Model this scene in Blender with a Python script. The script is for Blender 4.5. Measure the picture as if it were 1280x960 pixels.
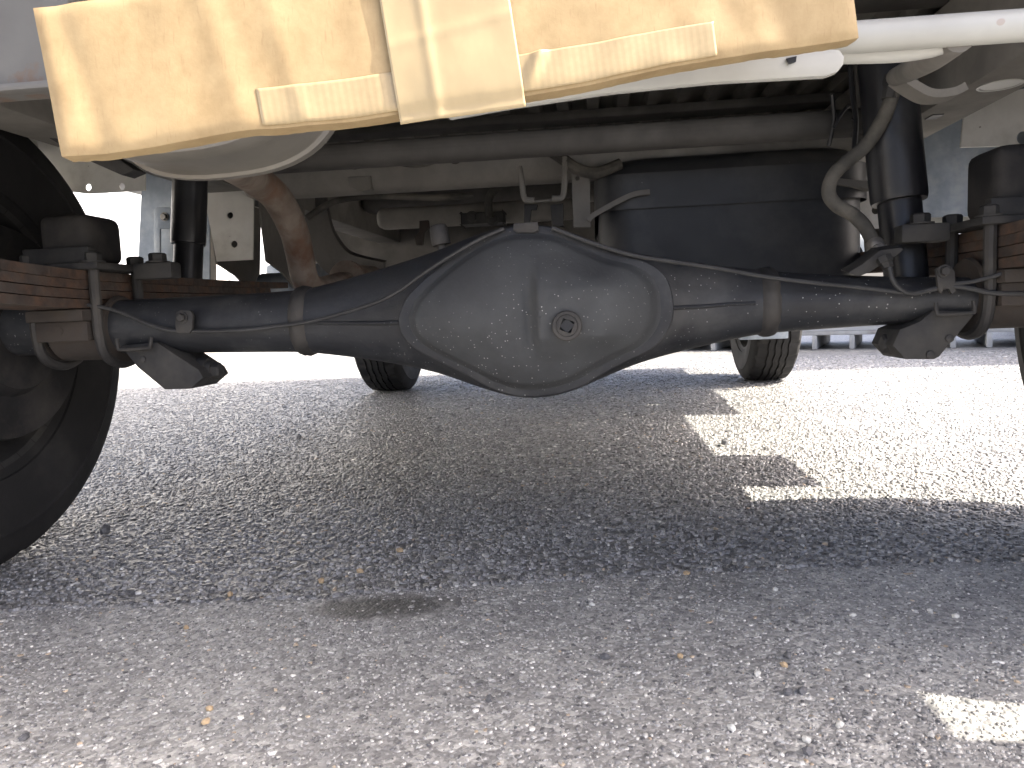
import bpy, bmesh, math, random
import numpy as np
from mathutils import Vector, Matrix, Euler, noise as mnoise

random.seed(7); rng = np.random.default_rng(11)
R = math.radians
scene = bpy.context.scene
for o in list(bpy.data.objects): bpy.data.objects.remove(o)
col = scene.collection

# ---------------------------------------------------------------- camera, sky, sun, exposure
F = 930.0                                  # focal length in pixels of a 1280 x 960 picture
CAM = Vector((0.075, 0.0, 0.26))
CROT = (Matrix.Rotation(R(6.574), 3, 'Z') @ Matrix.Rotation(R(90 - 5.5134), 3, 'X') @ Matrix.Rotation(R(-2.2906), 3, 'Z'))
cd = bpy.data.cameras.new('camera'); cam = bpy.data.objects.new('camera', cd); col.objects.link(cam)
cam.location = CAM; cam.rotation_euler = CROT.to_euler()
cd.sensor_width = 36; cd.lens = 36 * F / 1280; cd.clip_start = 0.02; cd.clip_end = 2000
scene.camera = cam
SUN_EL, SUN_AZ = 47.0, 3.0                # azimuth: degrees from +X towards -Y (behind the camera)
w = bpy.data.worlds.new('World'); scene.world = w; w.use_nodes = True
nt = w.node_tree; nt.nodes.clear()
sky = nt.nodes.new('ShaderNodeTexSky'); sky.sky_type = 'NISHITA'; sky.sun_disc = False
sdir = Vector((math.cos(R(SUN_AZ)) * math.cos(R(SUN_EL)), -math.sin(R(SUN_AZ)) * math.cos(R(SUN_EL)), math.sin(R(SUN_EL))))
sky.sun_elevation = R(SUN_EL); sky.sun_rotation = math.atan2(sdir.x, sdir.y)
sky.dust_density = 5.0; sky.air_density = 0.5; sky.ozone_density = 0.0
bg = nt.nodes.new('ShaderNodeBackground'); bg.inputs[1].default_value = 0.15
wo = nt.nodes.new('ShaderNodeOutputWorld')
nt.links.new(sky.outputs[0], bg.inputs[0]); nt.links.new(bg.outputs[0], wo.inputs[0])
sd = bpy.data.lights.new('sun', 'SUN'); sd.energy = 3.3; sd.angle = R(0.55); sd.color = (1.0, 0.92, 0.78)
so = bpy.data.objects.new('sun', sd); col.objects.link(so)
so.rotation_euler = sdir.to_track_quat('Z', 'Y').to_euler(); so.location = (3, -1, 4)
scene.view_settings.view_transform = 'Standard'; scene.view_settings.look = 'None'
scene.view_settings.exposure = 2.32; scene.view_settings.gamma = 1.0
scene.render.engine = 'CYCLES'
scene.cycles.max_bounces = 8; scene.cycles.diffuse_bounces = 5

# ---------------------------------------------------------------- pixel helpers (photograph pixel + known distance -> point)
def ray(x, y): return CROT @ Vector(((x - 640) / F, (480 - y) / F, -1.0))
def P(x, y, Y):                            # on the vertical plane at distance Y behind the tail
    d = ray(x, y); return CAM + d * ((Y - CAM.y) / d.y)
def G(x, y, z=0.0):                        # on the ground
    d = ray(x, y); return CAM + d * ((z - CAM.z) / d.z)
def PX(x, y, X):
    d = ray(x, y); return CAM + d * ((X - CAM.x) / d.x)

# ---------------------------------------------------------------- materials
def new_mat(name):
    m = bpy.data.materials.new(name); m.use_nodes = True
    n = m.node_tree.nodes; l = m.node_tree.links; b = n['Principled BSDF']
    tc = n.new('ShaderNodeTexCoord')
    return m, n, l, b, tc
def noise_node(n, l, vec, scale, detail=4, rough=.55):
    t = n.new('ShaderNodeTexNoise'); t.inputs['Scale'].default_value = scale
    t.inputs['Detail'].default_value = detail; t.inputs['Roughness'].default_value = rough
    l.new(vec, t.inputs['Vector']); return t
def ramp(n, l, fac, stops):
    r = n.new('ShaderNodeValToRGB'); e = r.color_ramp.elements
    while len(e) < len(stops): e.new(.5)
    for k, (p, c) in enumerate(stops):
        e[k].position = p; e[k].color = (*c, 1) if len(c) == 3 else c
    l.new(fac, r.inputs[0]); return r
def mixc(n, l, fac, a, b):
    m = n.new('ShaderNodeMix'); m.data_type = 'RGBA'
    if isinstance(fac, float): m.inputs[0].default_value = fac
    else: l.new(fac, m.inputs[0])
    for s, v in ((6, a), (7, b)):
        if isinstance(v, tuple): m.inputs[s].default_value = (*v, 1)
        else: l.new(v, m.inputs[s])
    return m.outputs[2]
def bump(n, l, b, h, strength, dist):
    bp = n.new('ShaderNodeBump'); bp.inputs['Strength'].default_value = strength; bp.inputs['Distance'].default_value = dist
    l.new(h, bp.inputs['Height']); l.new(bp.outputs[0], b.inputs['Normal']); return bp
def mat(name, c1, c2=None, rough=.6, metal=0., scale=14., lo=.4, hi=.65, dust=None, dusts=(.5, .75), dscale=6., bstr=.25, bdist=.001, bscale=120.,
        specks=None, spec=.4, rvar=.15):
    m, n, l, b, tc = new_mat(name); v = tc.outputs['Object']
    c2 = c2 or tuple(x * .7 for x in c1)
    t = noise_node(n, l, v, scale, 6, .6)
    c = ramp(n, l, t.outputs[0], [(lo, c2), (hi, c1)]).outputs[0]
    if dust:
        d = noise_node(n, l, v, dscale, 7, .65)
        c = mixc(n, l, ramp(n, l, d.outputs[0], [(dusts[0], (0, 0, 0)), (dusts[1], (1, 1, 1))]).outputs[0], c, dust)
    if specks:
        colr, sc, th, zone = specks
        vo = n.new('ShaderNodeTexVoronoi'); vo.inputs['Scale'].default_value = sc; l.new(v, vo.inputs['Vector'])
        wn = noise_node(n, l, v, sc * 1.7, 2)                  # irregular edges
        ad = n.new('ShaderNodeMath'); ad.operation = 'MULTIPLY_ADD'; ad.inputs[1].default_value = .26; l.new(wn.outputs[0], ad.inputs[0]); l.new(vo.outputs['Distance'], ad.inputs[2])
        f1 = ramp(n, l, ad.outputs[0], [(th, (1, 1, 1)), (th + .03, (0, 0, 0))]).outputs[0]
        sep = n.new('ShaderNodeSeparateColor'); l.new(vo.outputs['Color'], sep.inputs[0])
        f2 = ramp(n, l, sep.outputs[0], [(.5, (0, 0, 0)), (.54, (1, 1, 1))]).outputs[0]
        mu = n.new('ShaderNodeMath'); mu.operation = 'MULTIPLY'; l.new(f1, mu.inputs[0]); l.new(f2, mu.inputs[1])
        zn = noise_node(n, l, v, zone, 3); f3 = ramp(n, l, zn.outputs[0], [(.42, (0, 0, 0)), (.62, (1, 1, 1))]).outputs[0]
        mu2 = n.new('ShaderNodeMath'); mu2.operation = 'MULTIPLY'; l.new(mu.outputs[0], mu2.inputs[0]); l.new(f3, mu2.inputs[1])
        c = mixc(n, l, mu2.outputs[0], c, colr)
    l.new(c, b.inputs['Base Color'])
    rr = noise_node(n, l, v, scale * 2.3, 3); mr = n.new('ShaderNodeMapRange')
    mr.inputs[3].default_value = max(.05, rough - rvar); mr.inputs[4].default_value = min(1, rough + rvar)
    l.new(rr.outputs[0], mr.inputs[0]); l.new(mr.outputs[0], b.inputs['Roughness'])
    b.inputs['Metallic'].default_value = metal; b.inputs['Specular IOR Level'].default_value = spec
    bn = noise_node(n, l, v, bscale, 4, .6); bump(n, l, b, bn.outputs[0], bstr, bdist)
    return m
M = {}
M['axle'] = mat('axle_black_paint', (.030, .032, .036), (.018, .019, .022), .55, 0, 18, dust=(.075, .073, .070), dusts=(.52, .85), dscale=9,
                bstr=.35, bdist=.0008, bscale=260, specks=((.27, .27, .26), 250., .255, 5.))
M['cover'] = mat('dusty_axle_cover', (.066, .070, .073), (.046, .048, .051), .75, 0, 11, dust=(.032, .032, .034), dusts=(.5, .8), dscale=7,
                bstr=.35, bdist=.0008, bscale=260, specks=((.33, .33, .32), 300., .265, 8.))
M['flange'] = mat('flange_dirty_steel', (.044, .042, .040), (.024, .023, .023), .65, 0, 22, dust=(.075, .067, .058), dusts=(.5, .8), dscale=12, bstr=.4, bscale=200)
M['black'] = mat('black_paint', (.016, .017, .020), (.010, .010, .012), .38, 0, 15, dust=(.05, .05, .05), dusts=(.55, .9), dscale=8, bstr=.15)
M['dark'] = mat('dirty_dark_steel', (.034, .034, .034), (.017, .017, .018), .7, 0, 20, dust=(.07, .063, .054), dusts=(.5, .8), dscale=9, bstr=.4)
M['rubber'] = mat('tyre_rubber', (.021, .021, .022), (.012, .012, .013), .72, 0, 10, dust=(.05, .048, .045), dusts=(.5, .85), dscale=7, bstr=.25, bscale=220, spec=.3)
M['bushing'] = mat('block_rubber', (.022, .022, .024), (.013, .013, .014), .8, 0, 12, dust=(.06, .055, .05), dusts=(.45, .8), dscale=14, spec=.25)
M['rust'] = mat('rusty_leaf_steel', (.098, .056, .036), (.036, .027, .023), .9, 0, 55, dust=(.06, .05, .044), dusts=(.45, .65), dscale=34, bstr=.6, bdist=.0015, bscale=150)
M['rustdim'] = mat('rust_stained_steel', (.062, .044, .032), (.030, .026, .024), .8, 0, 18, dust=(.045, .042, .039), dusts=(.45, .7), dscale=14, bstr=.5, bscale=150)
M['frame'] = mat('frame_dusty_paint', (.22, .21, .19), (.13, .123, .112), .75, 0, 9, dust=(.11, .10, .09), dusts=(.5, .8), dscale=5, bstr=.3)
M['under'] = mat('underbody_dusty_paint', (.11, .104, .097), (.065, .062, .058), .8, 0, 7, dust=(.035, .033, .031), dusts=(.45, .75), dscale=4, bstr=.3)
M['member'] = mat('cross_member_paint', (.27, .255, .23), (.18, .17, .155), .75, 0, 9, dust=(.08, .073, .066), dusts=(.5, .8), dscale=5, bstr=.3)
M['corner'] = mat('weathered_corner_paint', (.125, .125, .12), (.09, .088, .085), .6, 0, 6, dust=(.12, .085, .065), dusts=(.56, .64), dscale=22, bstr=.2)
M['white'] = mat('white_body_paint', (.39, .395, .375), (.31, .31, .29), .4, 0, 6, dust=(.34, .30, .25), dusts=(.58, .82), dscale=7, bstr=.1, specks=((.20, .09, .04), 45., .2, 9.))
M['plate'] = mat('pale_bracket_paint', (.74, .735, .69), (.58, .57, .54), .55, 0, 8, dust=(.28, .26, .23), dusts=(.52, .8), dscale=8, bstr=.2, specks=((.12, .10, .08), 70., .2, 10.))
M['zinc'] = mat('blue_grey_zinc_panel', (.30, .34, .39), (.20, .235, .275), .5, .25, 22, dust=(.40, .42, .43), dusts=(.55, .8), dscale=14, bstr=.2)
M['tank'] = mat('fuel_tank_black', (.036, .038, .044), (.022, .024, .028), .48, 0, 6, dust=(.10, .098, .094), dusts=(.46, .8), dscale=4, bstr=.12, bscale=90, specks=((.3, .3, .3), 80., .13, 8.))
M['muffler'] = mat('aluminised_muffler', (.215, .205, .183), (.155, .146, .13), .55, .3, 7, dust=(.13, .11, .09), dusts=(.55, .85), dscale=6, bstr=.15)
M['exhaust'] = mat('rusty_exhaust_pipe', (.24, .20, .165), (.13, .10, .078), .8, .1, 20, lo=.35, hi=.6, dust=(.15, .088, .058), dusts=(.5, .68), dscale=22, bstr=.6, bscale=180)
M['pipe'] = mat('brake_pipe_steel', (.055, .055, .056), (.035, .035, .036), .55, .2, 30)
M['steel'] = mat('bolt_steel', (.26, .25, .235), (.15, .14, .13), .5, .6, 40)
M['hose'] = mat('rubber_hose', (.10, .095, .085), (.05, .048, .044), .85, 0, 25, dust=(.17, .155, .13), dusts=(.5, .8), dscale=20, spec=.2)
M['glass'] = mat('cab_glass', (.03, .035, .04), None, .06, 0, 3, bstr=0, spec=.6, rvar=.02)
M['lamp'] = mat('red_lamp_lens', (.35, .02, .02), None, .2, 0, 5, bstr=.05)
M['pallet'] = mat('grey_pallet_plastic', (.36, .37, .38), (.28, .29, .30), .6, 0, 9, dust=(.20, .19, .18), dusts=(.55, .8), dscale=6, bstr=.2)
M['panelstack'] = mat('pale_grey_panel', (.52, .54, .57), (.43, .45, .48), .5, .1, 3, dust=(.33, .33, .33), dusts=(.55, .8), dscale=5, bstr=.1)
M['wall'] = mat('pale_painted_wall', (.74, .73, .70), (.68, .67, .64), .8, 0, 1.2, dust=(.55, .54, .51), dusts=(.55, .8), dscale=.8, bstr=.3, bscale=60)
M['chip_tan'] = mat('tan_stone', (.44, .33, .20), (.34, .26, .17), .75, 0, 90)
M['chip_white'] = mat('pale_stone', (.60, .60, .57), (.45, .45, .43), .7, 0, 90)
M['chip_dark'] = mat('dark_stone', (.12, .122, .13), (.07, .072, .08), .65, 0, 90)

def asphalt(name, coarse):
    m, n, l, b, tc = new_mat(name); v = tc.outputs['Object']
    big = noise_node(n, l, v, 1.4, 5); mid = noise_node(n, l, v, 9., 5)
    s1 = 95. if coarse else 150.
    va = n.new('ShaderNodeTexVoronoi'); va.inputs['Scale'].default_value = s1; l.new(v, va.inputs['Vector'])
    vb = n.new('ShaderNodeTexVoronoi'); vb.inputs['Scale'].default_value = s1 * 2.6; l.new(v, vb.inputs['Vector'])
    sa = n.new('ShaderNodeSeparateColor'); l.new(va.outputs['Color'], sa.inputs[0])
    sb = n.new('ShaderNodeSeparateColor'); l.new(vb.outputs['Color'], sb.inputs[0])
    if coarse:
        ca = ramp(n, l, sa.outputs[0], [(0, (.075, .075, .078)), (.45, (.17, .17, .172)), (.8, (.29, .29, .288)), (.97, (.50, .495, .48))]).outputs[0]
        cb = ramp(n, l, sb.outputs[1], [(0, (.065, .065, .067)), (.6, (.17, .17, .17)), (1, (.36, .355, .345))]).outputs[0]
    else:
        ca = ramp(n, l, sa.outputs[0], [(0, (.14, .14, .145)), (.4, (.25, .25, .248)), (.8, (.36, .358, .35)), (.97, (.56, .555, .54))]).outputs[0]
        cb = ramp(n, l, sb.outputs[1], [(0, (.15, .15, .15)), (.6, (.29, .288, .285)), (1, (.50, .495, .48))]).outputs[0]
    c = mixc(n, l, .5, ca, cb)
    # paler worn areas and darker bitumen areas
    wm = ramp(n, l, big.outputs[0], [(.35, (.82, .82, .83)), (.65, (1.15, 1.15, 1.13))]).outputs[0]
    mm = n.new('ShaderNodeMix'); mm.data_type = 'RGBA'; mm.blend_type = 'MULTIPLY'; mm.inputs[0].default_value = 1
    l.new(c, mm.inputs[6]); l.new(wm, mm.inputs[7]); c = mm.outputs[2]
    mm2 = n.new('ShaderNodeMix'); mm2.data_type = 'RGBA'; mm2.blend_type = 'MULTIPLY'; mm2.inputs[0].default_value = .8
    l.new(c, mm2.inputs[6]); l.new(ramp(n, l, mid.outputs[0], [(.3, (.68, .68, .69)), (.7, (1.2, 1.2, 1.18))]).outputs[0], mm2.inputs[7]); c = mm2.outputs[2]
    if not coarse:
        # the damp oil drip: an ellipse on the ground with ragged edges
        oc = G(478, 764); mp = n.new('ShaderNodeMapping'); l.new(v, mp.inputs[0])
        mp.vector_type = 'TEXTURE'; mp.inputs['Location'].default_value = (oc.x, oc.y, 0); mp.inputs['Rotation'].default_value = (0, 0, R(8)); mp.inputs['Scale'].default_value = (.072, .030, 1)
        wn = noise_node(n, l, v, 40, 4); va_ = n.new('ShaderNodeVectorMath'); va_.operation = 'MULTIPLY_ADD'
        va_.inputs[1].default_value = (1.0, 1.0, 0); va_.inputs[2].default_value = (0, 0, 0); l.new(wn.outputs['Color'], va_.inputs[0])
        sub = n.new('ShaderNodeVectorMath'); sub.operation = 'ADD'; l.new(mp.outputs[0], sub.inputs[0]); l.new(va_.outputs[0], sub.inputs[1])
        sh = n.new('ShaderNodeVectorMath'); sh.operation = 'SUBTRACT'; sh.inputs[1].default_value = (.5, .5, 0); l.new(sub.outputs[0], sh.inputs[0])
        fl = n.new('ShaderNodeVectorMath'); fl.operation = 'MULTIPLY'; fl.inputs[1].default_value = (1, 1, 0); l.new(sh.outputs[0], fl.inputs[0])
        ln = n.new('ShaderNodeVectorMath'); ln.operation = 'LENGTH'; l.new(fl.outputs[0], ln.inputs[0])
        f = ramp(n, l, ln.outputs['Value'], [(.0, (.90, .90, .90)), (.6, (.80, .80, .80)), (.95, (.35, .35, .35)), (1.25, (0, 0, 0))]).outputs[0]
        c = mixc(n, l, f, c, (.034, .033, .032))
    l.new(c, b.inputs['Base Color'])
    b.inputs['Roughness'].default_value = .44 if coarse else .5; b.inputs['Specular IOR Level'].default_value = .6 if coarse else .5
    h1 = n.new('ShaderNodeMath'); h1.operation = 'MULTIPLY_ADD'; h1.inputs[1].default_value = -.6
    l.new(va.outputs['Distance'], h1.inputs[0]); l.new(mid.outputs[0], h1.inputs[2])
    h2 = n.new('ShaderNodeMath'); h2.operation = 'MULTIPLY_ADD'; h2.inputs[1].default_value = -.4
    l.new(vb.outputs['Distance'], h2.inputs[0]); l.new(h1.outputs[0], h2.inputs[2])
    bump(n, l, b, h2.outputs[0], .8 if coarse else .5, .005 if coarse else .003)
    return m
M['asphalt'] = asphalt('coarse_asphalt', True); M['patch'] = asphalt('fine_asphalt', False)
def stone_mat():
    m, n, l, b, tc = new_mat('asphalt_stones')
    at = n.new('ShaderNodeAttribute'); at.attribute_name = 'tint'
    t = noise_node(n, l, tc.outputs['Object'], 500, 3)
    mm = n.new('ShaderNodeMix'); mm.data_type = 'RGBA'; mm.blend_type = 'MULTIPLY'; mm.inputs[0].default_value = .8
    l.new(at.outputs['Color'], mm.inputs[6]); l.new(ramp(n, l, t.outputs[0], [(.3, (.6, .6, .6)), (.7, (1.25, 1.25, 1.25))]).outputs[0], mm.inputs[7])
    l.new(mm.outputs[2], b.inputs['Base Color']); b.inputs['Roughness'].default_value = .38; b.inputs['Specular IOR Level'].default_value = .6
    return m
M['stones'] = stone_mat()
def cardboard():
    m, n, l, b, tc = new_mat('brown_cardboard'); v = tc.outputs['Object']
    a = noise_node(n, l, v, 60, 6, .65); c = ramp(n, l, a.outputs[0], [(.35, (.235, .170, .090)), (.65, (.300, .226, .125))]).outputs[0]
    fb = n.new('ShaderNodeMapping'); fb.inputs['Scale'].default_value = (900, 900, 120); l.new(v, fb.inputs[0])
    d = noise_node(n, l, fb.outputs[0], 1., 2); c = mixc(n, l, ramp(n, l, d.outputs[0], [(.6, (0, 0, 0)), (.8, (.5, .5, .5))]).outputs[0], c, (.20, .13, .07))
    e = noise_node(n, l, v, 14, 4); c = mixc(n, l, ramp(n, l, e.outputs[0], [(.58, (0, 0, 0)), (.75, (.45, .45, .45))]).outputs[0], c, (.24, .165, .095))
    l.new(c, b.inputs['Base Color']); b.inputs['Roughness'].default_value = .7; b.inputs['Specular IOR Level'].default_value = .25
    bump(n, l, b, a.outputs[0], .25, .0008); return m
M['card'] = cardboard()
def tape(name, base, ribs):
    m, n, l, b, tc = new_mat(name); v = tc.outputs['UV']
    wv = n.new('ShaderNodeTexWave'); wv.inputs['Scale'].default_value = ribs; wv.bands_direction = 'X'; l.new(v, wv.inputs['Vector'])
    wv.inputs['Distortion'].default_value = .6; wv.inputs['Detail'].default_value = 2
    nz = noise_node(n, l, v, 6, 4)
    c = mixc(n, l, ramp(n, l, nz.outputs[0], [(.4, (0, 0, 0)), (.7, (.6, .6, .6))]).outputs[0], base, tuple(min(1, x * 1.18) for x in base))
    c = mixc(n, l, ramp(n, l, wv.outputs['Fac'], [(.3, (.32, .32, .32)), (.75, (0, 0, 0))]).outputs[0], c, tuple(x * .80 for x in base))
    l.new(c, b.inputs['Base Color']); b.inputs['Roughness'].default_value = .30; b.inputs['Specular IOR Level'].default_value = .5
    bump(n, l, b, wv.outputs['Fac'], .04, .0004); return m
M['tape'] = tape('ribbed_packing_tape', (.295, .228, .126), 1.85)
M['tape2'] = tape('glossy_packing_tape', (.29, .228, .128), 90)

# ---------------------------------------------------------------- mesh helpers
W = {}
def tag(o, label=None, cat=None, group=None, kind=None):
    if label: o['label'] = label
    if cat: o['category'] = cat
    if group: o['group'] = group
    if kind: o['kind'] = kind
    return o
def put(name, verts, faces, material, parent=None, smooth=True, origin=None, auto=35):
    vs = np.array([tuple(v) for v in verts], dtype=float)
    c = Vector(origin) if origin is not None else Vector(((vs.min(0) + vs.max(0)) / 2).tolist())
    me = bpy.data.meshes.new(name); me.from_pydata((vs - np.array(c)).tolist(), [], [tuple(f) for f in faces]); me.validate(); 
    bm = bmesh.new(); bm.from_mesh(me); bmesh.ops.recalc_face_normals(bm, faces=bm.faces)
    for f in bm.faces: f.smooth = smooth
    if smooth:
        for e in bm.edges:
            if len(e.link_faces) == 2 and e.calc_face_angle(0) > R(auto): e.smooth = False
    bm.to_mesh(me); bm.free()
    me.materials.append(M[material]); o = bpy.data.objects.new(name, me); col.objects.link(o)
    W[o.name] = c; o.location = c
    if parent is not None: o.parent = parent; o.location = c - W[parent.name]
    return o
def bmput(name, bm, material, parent=None, smooth=True):
    bm.verts.ensure_lookup_table(); bm.verts.index_update()
    v = [x.co.copy() for x in bm.verts]; f = [[q.index for q in p.verts] for p in bm.faces]; bm.free()
    return put(name, v, f, material, parent, smooth)
def empty(name, loc):
    o = bpy.data.objects.new(name, None); o.empty_display_size = .1; col.objects.link(o); o.location = loc; W[o.name] = Vector(loc); return o
def join(*parts):
    V, Fc = [], []
    for v, f in parts:
        k = len(V); V += list(v); Fc += [tuple(i + k for i in q) for q in f]
    return V, Fc
def smooth_path(pts, k=6):
    pts = [Vector(p) for p in pts]
    if len(pts) < 3: return pts
    out = []
    for i in range(len(pts) - 1):
        p0 = pts[max(i - 1, 0)]; p1 = pts[i]; p2 = pts[i + 1]; p3 = pts[min(i + 2, len(pts) - 1)]
        for j in range(k):
            t = j / k
            out.append(.5 * ((2 * p1) + (p2 - p0) * t + (2 * p0 - 5 * p1 + 4 * p2 - p3) * t * t + (3 * p1 - p0 - 3 * p2 + p3) * t ** 3))
    out.append(pts[-1]); return out
def sweep(pts, r, n=12, smooth=True, k=6, sect=None):
    """tube through pts; r number or list per control point; sect: list of (a,b) offsets for a custom section"""
    rs = r if isinstance(r, (list, tuple)) else [r] * len(pts)
    if smooth and len(pts) > 2:
        cp = smooth_path(pts, k); L = len(pts) - 1
        rr = [rs[min(int(i / k), L)] + (rs[min(int(i / k) + 1, L)] - rs[min(int(i / k), L)]) * ((i % k) / k) for i in range(len(cp))]
    else: cp = [Vector(p) for p in pts]; rr = rs
    V, Fc = [], []; up = None
    for i, p in enumerate(cp):
        d = (cp[min(i + 1, len(cp) - 1)] - cp[max(i - 1, 0)]).normalized()
        if up is None:
            up = Vector((0, 0, 1)) if abs(d.z) < .9 else Vector((0, 1, 0))
        u = (up - d * up.dot(d)).normalized(); up = u; s = d.cross(u)
        sec = [(math.cos(2 * math.pi * q / n), math.sin(2 * math.pi * q / n)) for q in range(n)] if sect is None else sect
        for a, b in sec: V.append(p + u * (a * rr[i]) + s * (b * rr[i]))
    m = n if sect is None else len(sect)
    for i in range(len(cp) - 1):
        for q in range(m): Fc.append((i * m + q, i * m + (q + 1) % m, (i + 1) * m + (q + 1) % m, (i + 1) * m + q))
    Fc.append(tuple(range(m))[::-1]); Fc.append(tuple(range((len(cp) - 1) * m, len(cp) * m)))
    return V, Fc
def lathe(profile, a, b, n=24):
    """profile [(t, r)] along the line a -> b (t in metres from a)"""
    a = Vector(a); d = (Vector(b) - a).normalized(); u = Vector((0, 0, 1)) if abs(d.z) < .9 else Vector((0, 1, 0))
    u = (u - d * u.dot(d)).normalized(); s = d.cross(u); V, Fc = [], []
    for t, r in profile:
        for q in range(n):
            th = 2 * math.pi * q / n; V.append(a + d * t + u * (r * math.cos(th)) + s * (r * math.sin(th)))
    for i in range(len(profile) - 1):
        for q in range(n): Fc.append((i * n + q, i * n + (q + 1) % n, (i + 1) * n + (q + 1) % n, (i + 1) * n + q))
    Fc.append(tuple(range(n))[::-1]); Fc.append(tuple(range((len(profile) - 1) * n, len(profile) * n)))
    return V, Fc
def rbox(lo, hi, bev=.003, seg=2, rot=None):
    bm = bmesh.new(); lo = Vector(lo); hi = Vector(hi)
    bmesh.ops.create_cube(bm, size=1)
    for v in bm.verts: v.co = Vector((v.co.x * (hi.x - lo.x), v.co.y * (hi.y - lo.y), v.co.z * (hi.z - lo.z)))
    if bev: bmesh.ops.bevel(bm, geom=list(bm.edges), offset=bev, segments=seg, profile=.6, affect='EDGES')
    c = (lo + hi) / 2
    for v in bm.verts: v.co = (rot @ v.co if rot else v.co) + c
    bm.verts.index_update(); V = [v.co.copy() for v in bm.verts]; Fc = [[q.index for q in f.verts] for f in bm.faces]; bm.free(); return V, Fc
def prism(poly, off, bev=0.0):
    """polygon of points extruded by vector off"""
    off = Vector(off); bm = bmesh.new(); a = [bm.verts.new(p) for p in poly]; f = bm.faces.new(a)
    r = bmesh.ops.extrude_face_region(bm, geom=[f])
    for v in r['geom']:
        if isinstance(v, bmesh.types.BMVert): v.co += off
    if bev: bmesh.ops.bevel(bm, geom=list(bm.edges), offset=bev, segments=2, profile=.6, affect='EDGES')
    bm.verts.index_update(); V = [v.co.copy() for v in bm.verts]; Fc = [[q.index for q in f.verts] for f in bm.faces]; bm.free(); return V, Fc
def plate_holes(poly, holes, off):
    """flat plate in a plane of constant y with round holes [(centre, radius)], thickness vector off (uses triangulated fill)"""
    bm = bmesh.new(); es = []
    def loop(pts):
        vs = [bm.verts.new(p) for p in pts]
        for i in range(len(vs)): es.append(bm.edges.new((vs[i], vs[(i + 1) % len(vs)])))
    loop(poly)
    for c, r in holes: loop([Vector(c) + Vector((r * math.cos(t), 0, r * math.sin(t))) for t in [2 * math.pi * q / 16 for q in range(16)]])
    bmesh.ops.triangle_fill(bm, use_beauty=True, use_dissolve=False, edges=es)
    r = bmesh.ops.extrude_face_region(bm, geom=list(bm.faces))
    for v in r['geom']:
        if isinstance(v, bmesh.types.BMVert): v.co += Vector(off)
    bm.verts.index_update(); V = [v.co.copy() for v in bm.verts]; Fc = [[q.index for q in f.verts] for f in bm.faces]; bm.free(); return V, Fc
def hexbolt(c, d, r=.009, h=.007, washer=True):
    """bolt head at c pointing along d"""
    c = Vector(c); d = Vector(d).normalized()
    parts = []
    if washer: parts.append(lathe([(0, r * 1.35), (.0015, r * 1.35)], c, c + d, 18))
    parts.append(lathe([(.0014, r), (h * .85, r), (h, r * .82)], c, c + d, 6))
    return join(*parts)

# ---------------------------------------------------------------- ground
def sheet(name, outline, z, material, res=None):
    return put(name, [(x, y, z) for x, y in outline], [tuple(range(len(outline)))], material, None, False, origin=(0, 0, 0))
g = sheet('ground', [(-300, -300), (300, -300), (300, 300), (-300, 300)], 0.0, 'asphalt'); tag(g, kind='structure')
seam_px = [(-260, 777), (-120, 772), (0, 768), (120, 764), (250, 757), (390, 752), (470, 744), (560, 740), (680, 731), (800, 722), (930, 717), (1050, 712), (1160, 708), (1280, 704), (1450, 699)]
seam = []
for a, b in zip(seam_px[:-1], seam_px[1:]):
    A, B = G(*a), G(*b)
    for j in range(16):
        t = j / 16; p = A.lerp(B, t); p.y += random.uniform(-.0035, .0035) + .006 * mnoise.noise(Vector((p.x * 25, 3, 0))); seam.append((p.x, p.y))
seam = [(-9, seam[0][1] + .25)] + seam + [(9, seam[-1][1] - .45)]
pt = sheet('asphalt_patch', [(-9, -7), (9, -7)] + seam[::-1], 0.004, 'patch'); tag(pt, kind='structure')
def seam_y(x):
    xs = [s[0] for s in seam]; return np.interp(x, xs, [s[1] for s in seam])

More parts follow.
